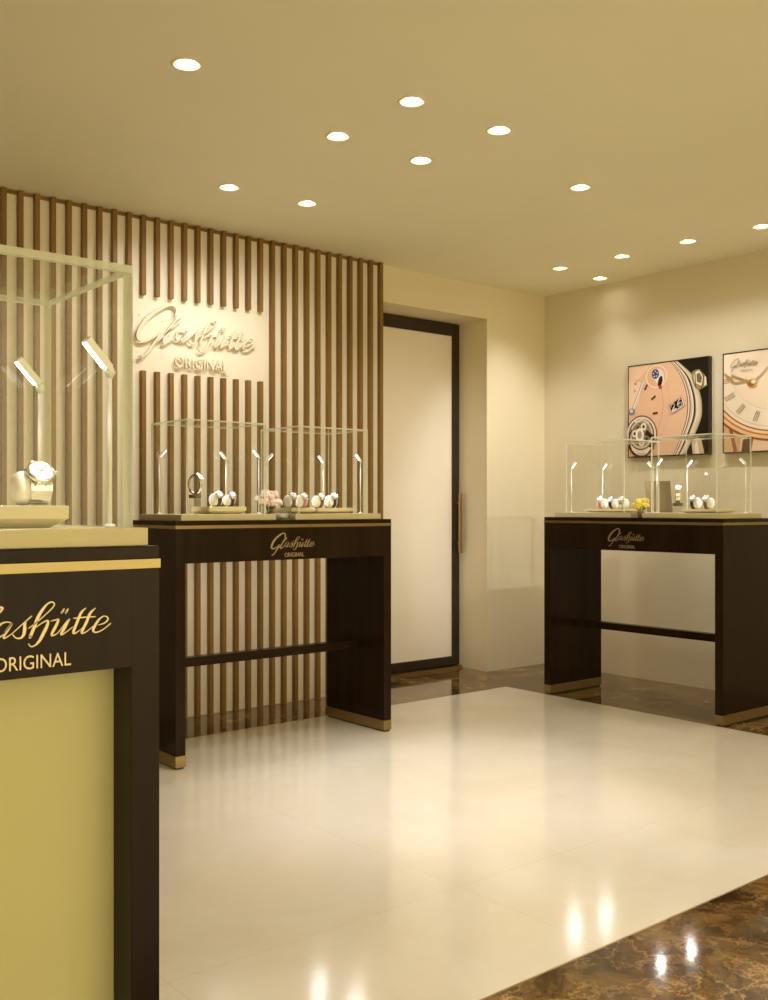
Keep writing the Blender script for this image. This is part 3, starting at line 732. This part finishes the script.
yl = [(-.032, -.004, .068, .023, 0), (.0, -.016, .062, .023, 0), (.034, -.004, .070, .023, 0), (-.014, .010, .092, .023, 0), (.020, .010, .094, .023, 0), (.0, -.006, .082, .023, 0)]
flowers('yellow_flower_posy', 'small yellow flower posy in a brown pot on poster wall desk', LR, .060, -.190, yl, [M['petaly']], M['vase'], .022, .036)
cup = thing('glass_cup', 'small clear glass cup in front of the pink flowers', 'cup', at(LM, -.022, -.190, 1.0604), 0)
MB().lathe([(.030, 0), (.036, .004), (.040, .042), (.0375, .042), (.034, .006), (0, .005)], 28).build('cup_body', M['acrylic'], cup)
MB().lathe([(.030, .0066), (.033, .008), (.0355, .030), (0, .031)], 24).build('white_wax', M['cushion'], cup)

# ------------------------------------------------------------------ posters
def clip(poly, lo=0., hi=1.):
    for axis, val, sgn in ((0, lo, 1), (0, hi, -1), (1, lo, 1), (1, hi, -1)):
        out = []
        for i in range(len(poly)):
            a, b = poly[i - 1], poly[i]
            ia, ib = sgn * (a[axis] - val) >= 0, sgn * (b[axis] - val) >= 0
            if ia != ib:
                t_ = (val - a[axis]) / (b[axis] - a[axis])
                out.append((a[0] + (b[0] - a[0]) * t_, a[1] + (b[1] - a[1]) * t_))
            if ib: out.append(b)
        poly = out
        if not poly: break
    return poly
INKS = {}
def ink(rgb):
    k = tuple(rgb)
    if k not in INKS:
        lin = [((c / 255) / 12.92 if c <= 10 else ((c / 255 + .055) / 1.055) ** 2.4) for c in rgb]
        INKS[k] = mat('print_ink', tuple(lin), .35, spec=.25, var=.01)
    return INKS[k]
class Art:
    def __init__(s, size): s.mb = MB(); s.mats = []; s.n = 0; s.size = size
    def poly(s, pts, rgb):
        pts = clip([tuple(p[:2]) for p in pts])
        if len(pts) < 3: return
        m = ink(rgb)
        if m not in s.mats: s.mats.append(m)
        y = -.00012 * s.n; s.n += 1
        bm_pts = [(p[0] * s.size, y, p[1] * s.size) for p in pts]
        s.mb.add(bm_pts, [tuple(range(len(pts)))], s.mats.index(m))
    def ell(s, cx, cy, rx, ry, rgb, rot=0., n=48, a0=0., a1=360.):
        pts = []
        for i in range(n + (a1 - a0 < 360)):
            a = math.radians(a0 + (a1 - a0) * i / n)
            x, y = rx * math.cos(a), ry * math.sin(a); c, q = math.cos(math.radians(rot)), math.sin(math.radians(rot))
            pts.append((cx + x * c - y * q, cy + x * q + y * c))
        s.poly(pts, rgb)
    def line(s, pts, wdt, rgb):
        pts = [tuple(p) for p in pts]; pts = smooth_pts([(p[0], p[1], wdt) for p in pts], 6) if len(pts) > 2 else [(p[0], p[1], wdt) for p in pts]
        for a, b in zip(pts, pts[1:]):
            dx, dy = b[0] - a[0], b[1] - a[1]; l = math.hypot(dx, dy) or 1e-9
            nx, ny = -dy / l * wdt / 2, dx / l * wdt / 2; ex, ey = dx / l * wdt * .1, dy / l * wdt * .1
            s.poly([(a[0] + nx - ex, a[1] + ny - ey), (b[0] + nx + ex, b[1] + ny + ey), (b[0] - nx + ex, b[1] - ny + ey), (a[0] - nx - ex, a[1] - ny - ey)], rgb)
            s.n -= 1
        s.n += 1
def make_poster(label, ycen, art, tiltdeg):
    S = .600
    t = thing('framed_poster', label, 'poster', (XW - .001, ycen, 1.443), -PI / 2)
    t.rotation_euler = (0, 0, -PI / 2)
    MB().box(-S / 2, S / 2, -.030, 0, 0, S).build('mount_board', M['white'], t)
    fr = MB(); w_ = .006
    fr.box(-S / 2 - .0005, -S / 2 + w_, -.034, -.0002, -.0005, S + .0005); fr.box(S / 2 - w_, S / 2 + .0005, -.034, -.0002, -.0005, S + .0005)
    fr.box(-S / 2 + w_, S / 2 - w_, -.034, -.0002, -.0005, w_); fr.box(-S / 2 + w_, S / 2 - w_, -.034, -.0002, S - w_, S + .0005)
    fr.build('frame', M['frame'], t)
    art.mb.build('printed_face', art.mats, t, (-S / 2, -.0304, 0))
    return t
a1 = Art(.600)
a1.poly([(0, 0), (1, 0), (1, 1), (0, 1)], (30, 26, 20))
dial = [(.533, 1.0), (.64, .866), (.711, .72), (.746, .557), (.735, .397), (.675, .218), (.569, .0)]
case = [(.616, 1.0), (.711, .941), (.818, .812), (.889, .648), (.917, .507), (.90, .349), (.841, .193), (.758, .075), (.699, .0)]
def smooth2(p): return [(q[0], q[1]) for q in smooth_pts([(x, y, 0) for x, y in p], 6)]
dsm, csm = smooth2(dial), smooth2(case)
a1.poly([(.794, .134), (.853, .192), (.912, .151), (.948, .0), (.81, .0)], (206, 184, 156))
a1.poly([(.83, .10), (.86, .15), (.89, .0), (.84, .0)], (236, 222, 200))
def blend(k): return smooth2([(a[0] + (b[0] - a[0]) * k, a[1] + (b[1] - a[1]) * k) for a, b in zip([dial[0], dial[1], dial[2], dial[3], dial[4], dial[5], dial[6]], [case[0], case[2], case[3], case[4], case[5], case[7], case[8]])])
csm = blend(1.)
for k, col in ((1.0, (186, 166, 136)), (.90, (214, 196, 166)), (.74, (226, 212, 188)), (.60, (150, 122, 90)), (.54, (40, 32, 26)), (.44, (232, 222, 204)), (.33, (206, 186, 160)), (.22, (120, 92, 68)), (.15, (236, 220, 200)), (.06, (90, 66, 46))):
    a1.poly([(-.1, 1.1), (blend(k)[0][0], 1.1)] + blend(k) + [(blend(k)[-1][0], -.1), (-.1, -.1)], col)
a1.poly([(-.1, 1.1), (dsm[0][0], 1.1)] + dsm + [(dsm[-1][0], -.1), (-.1, -.1)], (226, 184, 150))
a1.poly([(0, 1), (.30, 1), (.16, .86), (.0, .80)], (238, 200, 168))
a1.line([(.30, 1.0), (.42, .74), (.45, .52), (.40, .33), (.30, .20)], .006, (206, 152, 116))
a1.line([(.36, 1.0), (.50, .74), (.53, .50), (.47, .30), (.36, .14)], .004, (214, 164, 128))
a1.ell(.367, .855, .135, .125, (240, 208, 176)); a1.ell(.367, .855, .120, .110, (220, 178, 146))
a1.ell(.40, .85, .062, .085, (228, 216, 200), 20)
a1.ell(.355, .88, .045, .052, (60, 66, 120)); a1.ell(.415, .795, .026, .060, (44, 34, 28), -15)
for i in range(5):
    an = math.radians(72 * i + 20); a1.ell(.355 + .025 * math.cos(an), .88 + .03 * math.sin(an), .009, .009, (206, 204, 214), n=10)
a1.ell(.418, .735, .018, .022, (170, 74, 40))
a1.poly([(.02, .84), (.20, .80), (.13, .56), (.0, .48), (.0, .80)], (238, 204, 172))
a1.ell(.10, .80, .020, .016, (196, 150, 116)); a1.ell(.09, .72, .014, .016, (206, 160, 126))
a1.line([(.20, .81), (.055, .51)], .034, (190, 178, 160)); a1.line([(.205, .81), (.062, .51)], .012, (240, 232, 216))
a1.ell(.052, .498, .040, .036, (120, 116, 128)); a1.ell(.048, .505, .022, .020, (206, 206, 214))
for p, an in (((.237, .75), 60), ((.332, .629), 35), ((.355, .463), 5)):
    c, q = math.cos(math.radians(an)) * .030, math.sin(math.radians(an)) * .030
    a1.line([(p[0] - c, p[1] - q), (p[0] + c, p[1] + q)], .020, (84, 50, 32))
# big date window
wq = [(.521, .529), (.682, .621), (.711, .519), (.557, .446)]
a1.poly([(.508, .530), (.686, .634), (.724, .515), (.552, .432)], (206, 150, 116))
a1.poly(wq, (236, 226, 210))
def inq(u, v):
    a = [wq[0][i] + (wq[1][i] - wq[0][i]) * u for i in (0, 1)]; b = [wq[3][i] + (wq[2][i] - wq[3][i]) * u for i in (0, 1)]
    return (b[0] + (a[0] - b[0]) * v, b[1] + (a[1] - b[1]) * v)
a1.poly([inq(.04, .06), inq(.95, .06), inq(.95, .94), inq(.04, .94)], (28, 24, 22))
a1.line([inq(.11, .66), inq(.18, .83), inq(.34, .83), inq(.40, .66), inq(.32, .48), inq(.10, .16)], .013, (244, 238, 226)); a1.line([inq(.10, .16), inq(.44, .16)], .013, (244, 238, 226))
a1.line([inq(.86, .84), inq(.66, .66), inq(.58, .38)], .013, (244, 238, 226)); a1.line([inq(.58, .38), inq(.64, .18), inq(.80, .15), inq(.88, .32), inq(.80, .48), inq(.60, .42)], .013, (244, 238, 226))
# crown
cw = [(.806, .853), (.841, .874), (.90, .876), (.972, .791), (.983, .701), (.90, .663), (.829, .712), (.801, .794)]
a1.poly(cw, (150, 132, 92)); a1.poly([(.835, .85), (.895, .862), (.945, .79), (.92, .70), (.84, .74), (.825, .80)], (226, 216, 186))
a1.poly([(.86, .83), (.895, .84), (.925, .785), (.91, .73), (.865, .75)], (120, 100, 66)); a1.poly([(.955, .80), (.972, .785), (.978, .71), (.95, .70)], (232, 222, 196))
a1.line([(.84, .865), (.85, .70)], .010, (96, 78, 52)); a1.line([(.90, .87), (.94, .79), (.915, .675)], .010, (84, 66, 42))
# balance wheel
a1.ell(.178, .235, .205, .215, (120, 92, 66)); a1.ell(.178, .235, .190, .200, (236, 214, 190)); a1.ell(.178, .245, .165, .170, (92, 74, 56))
a1.ell(.178, .245, .150, .155, (206, 190, 166)); a1.ell(.178, .245, .125, .130, (120, 100, 78))
for i in range(7):
    an = 2 * PI * i / 7 + .3
    a1.ell(.178 + .085 * math.cos(an), .245 + .088 * math.sin(an), .040, .042, (226, 214, 196) if i % 2 else (150, 128, 100), n=20)
    a1.ell(.178 + .085 * math.cos(an), .245 + .088 * math.sin(an), .016, .017, (60, 48, 38), n=14)
a1.ell(.16, .24, .055, .075, (240, 230, 214)); a1.ell(.16, .24, .028, .042, (170, 150, 124))
a1.line([(.24, .26), (.33, .20), (.30, .10)], .045, (70, 56, 40)); a1.line([(.10, .38), (.20, .40), (.28, .36)], .020, (240, 230, 214))
a1.line([(.02, .13), (.10, .03), (.22, .01), (.34, .10)], .030, (84, 64, 46)); a1.line([(.05, .10), (.13, .035), (.23, .03), (.31, .10)], .012, (240, 222, 200))
a1.line([(.06, .30), (.02, .20), (.05, .08)], .018, (60, 46, 34))
make_poster('square framed poster of a salmon watch dial with date 26', (4.108 + 3.505) / 2, a1, 0)

a2 = Art(.600)
a2.poly([(0, 0), (1, 0), (1, 1), (0, 1)], (206, 164, 120))
cxx, cyy = .56, .80
a2.poly([(.62, .16), (1, .20), (1, 0), (.60, .0)], (60, 32, 18)); a2.poly([(.20, .16), (.62, .16), (.60, 0), (.18, 0)], (226, 196, 164))
a2.poly([(.22, .13), (.33, .14), (.31, 0), (.20, 0)], (86, 56, 30)); a2.poly([(.0, .36), (.14, .24), (.17, 0), (0, 0)], (214, 174, 128)); a2.poly([(.06, .27), (.10, .25), (.16, .02), (.12, 0)], (150, 92, 46))
for rx, col in ((.815, (150, 88, 44)), (.790, (232, 190, 140)), (.755, (196, 128, 74)), (.735, (240, 206, 164)), (.705, (160, 96, 50)), (.690, (238, 222, 196))):
    a2.ell(cxx, cyy, rx, rx * .86, col, 0, 90)
a2.ell(cxx, cyy, .66, .565, (222, 206, 178), 0, 90); a2.ell(cxx, cyy, .645, .552, (238, 222, 198), 0, 90)
a2.ell(cxx, cyy, .47, .40, (230, 208, 180), 0, 70); a2.ell(cxx, cyy, .46, .39, (238, 218, 192), 0, 70)
for an in range(190, 350, 20):
    c, q = math.cos(math.radians(an)), math.sin(math.radians(an))
    for off in (-.018, 0, .018):
        a2.line([(cxx + .50 * c - off * q, cyy + .43 * q + off * c), (cxx + .62 * c - off * q, cyy + .53 * q + off * c)], .009, (170, 146, 110))
a2.line([(.02, .80), (.12, .70), (.24, .70)], .022, (196, 172, 130)); a2.line([(.10, .77), (.22, .72), (.317, .684)], .026, (186, 160, 112)); a2.line([(.317, .684), (.42, .75), (.60, .92)], .020, (206, 182, 146))
a2.poly([(.03, .80), (.11, .74), (.13, .70), (.05, .73)], (176, 140, 80)); a2.line([(.55, .60), (.70, .70), (.90, .70)], .018, (206, 184, 150))
a2.ell(.325, .678, .052, .042, (206, 164, 92)); a2.ell(.315, .675, .040, .032, (156, 104, 44)); a2.ell(.338, .690, .026, .020, (240, 222, 176))
for st in SCRIPT: a2.line([(.085 + x * .30, .855 + z * .30) for x, z, w_ in st], .0052, (160, 142, 102))
make_poster('framed poster of a white watch dial cut by the photo edge', 3.411 - .300, a2, 0)
tm = text_mesh('ORIGINAL', .012, .085, .0002); tm.materials.clear(); tm.materials.append(ink((150, 132, 92)))
o = bpy.data.objects.new('printed_capitals', tm); C.objects.link(o)
o.parent = [q for q in bpy.data.objects if q.name.startswith('framed_poster')][-1]; o.location = (-.300 + .115, -.0365, .480)

# ------------------------------------------------------------------ world, camera, colour
wd = bpy.data.worlds.new('shop_surroundings'); bpy.context.scene.world = wd; wd.use_nodes = True
bg = wd.node_tree.nodes['Background']; bg.inputs['Color'].default_value = (1., .85, .46, 1); bg.inputs['Strength'].default_value = 1.2
cd = bpy.data.cameras.new('camera'); cam = bpy.data.objects.new('camera', cd); C.objects.link(cam)
cam.location = (0, 0, H); cam.rotation_euler = (PI / 2, 0, math.radians(50.5) - PI / 2)
cd.sensor_fit = 'AUTO'; cd.sensor_width = 36.; cd.lens = 36. * 1012 / 1000; cd.shift_y = .007; cd.clip_start = .05
sc = bpy.context.scene; sc.camera = cam
sc.view_settings.view_transform = 'Standard'; sc.view_settings.look = 'None'; sc.view_settings.gamma = 1; sc.view_settings.use_curve_mapping = False
sc.view_settings.exposure = .97
try:
    sc.cycles.use_denoising = True; sc.cycles.max_bounces = 14; sc.cycles.diffuse_bounces = 6; sc.cycles.glossy_bounces = 5; sc.cycles.transparent_max_bounces = 24
    sc.cycles.caustics_reflective = False; sc.cycles.caustics_refractive = False; sc.cycles.sample_clamp_indirect = 6.; sc.cycles.blur_glossy = .5
except Exception: pass
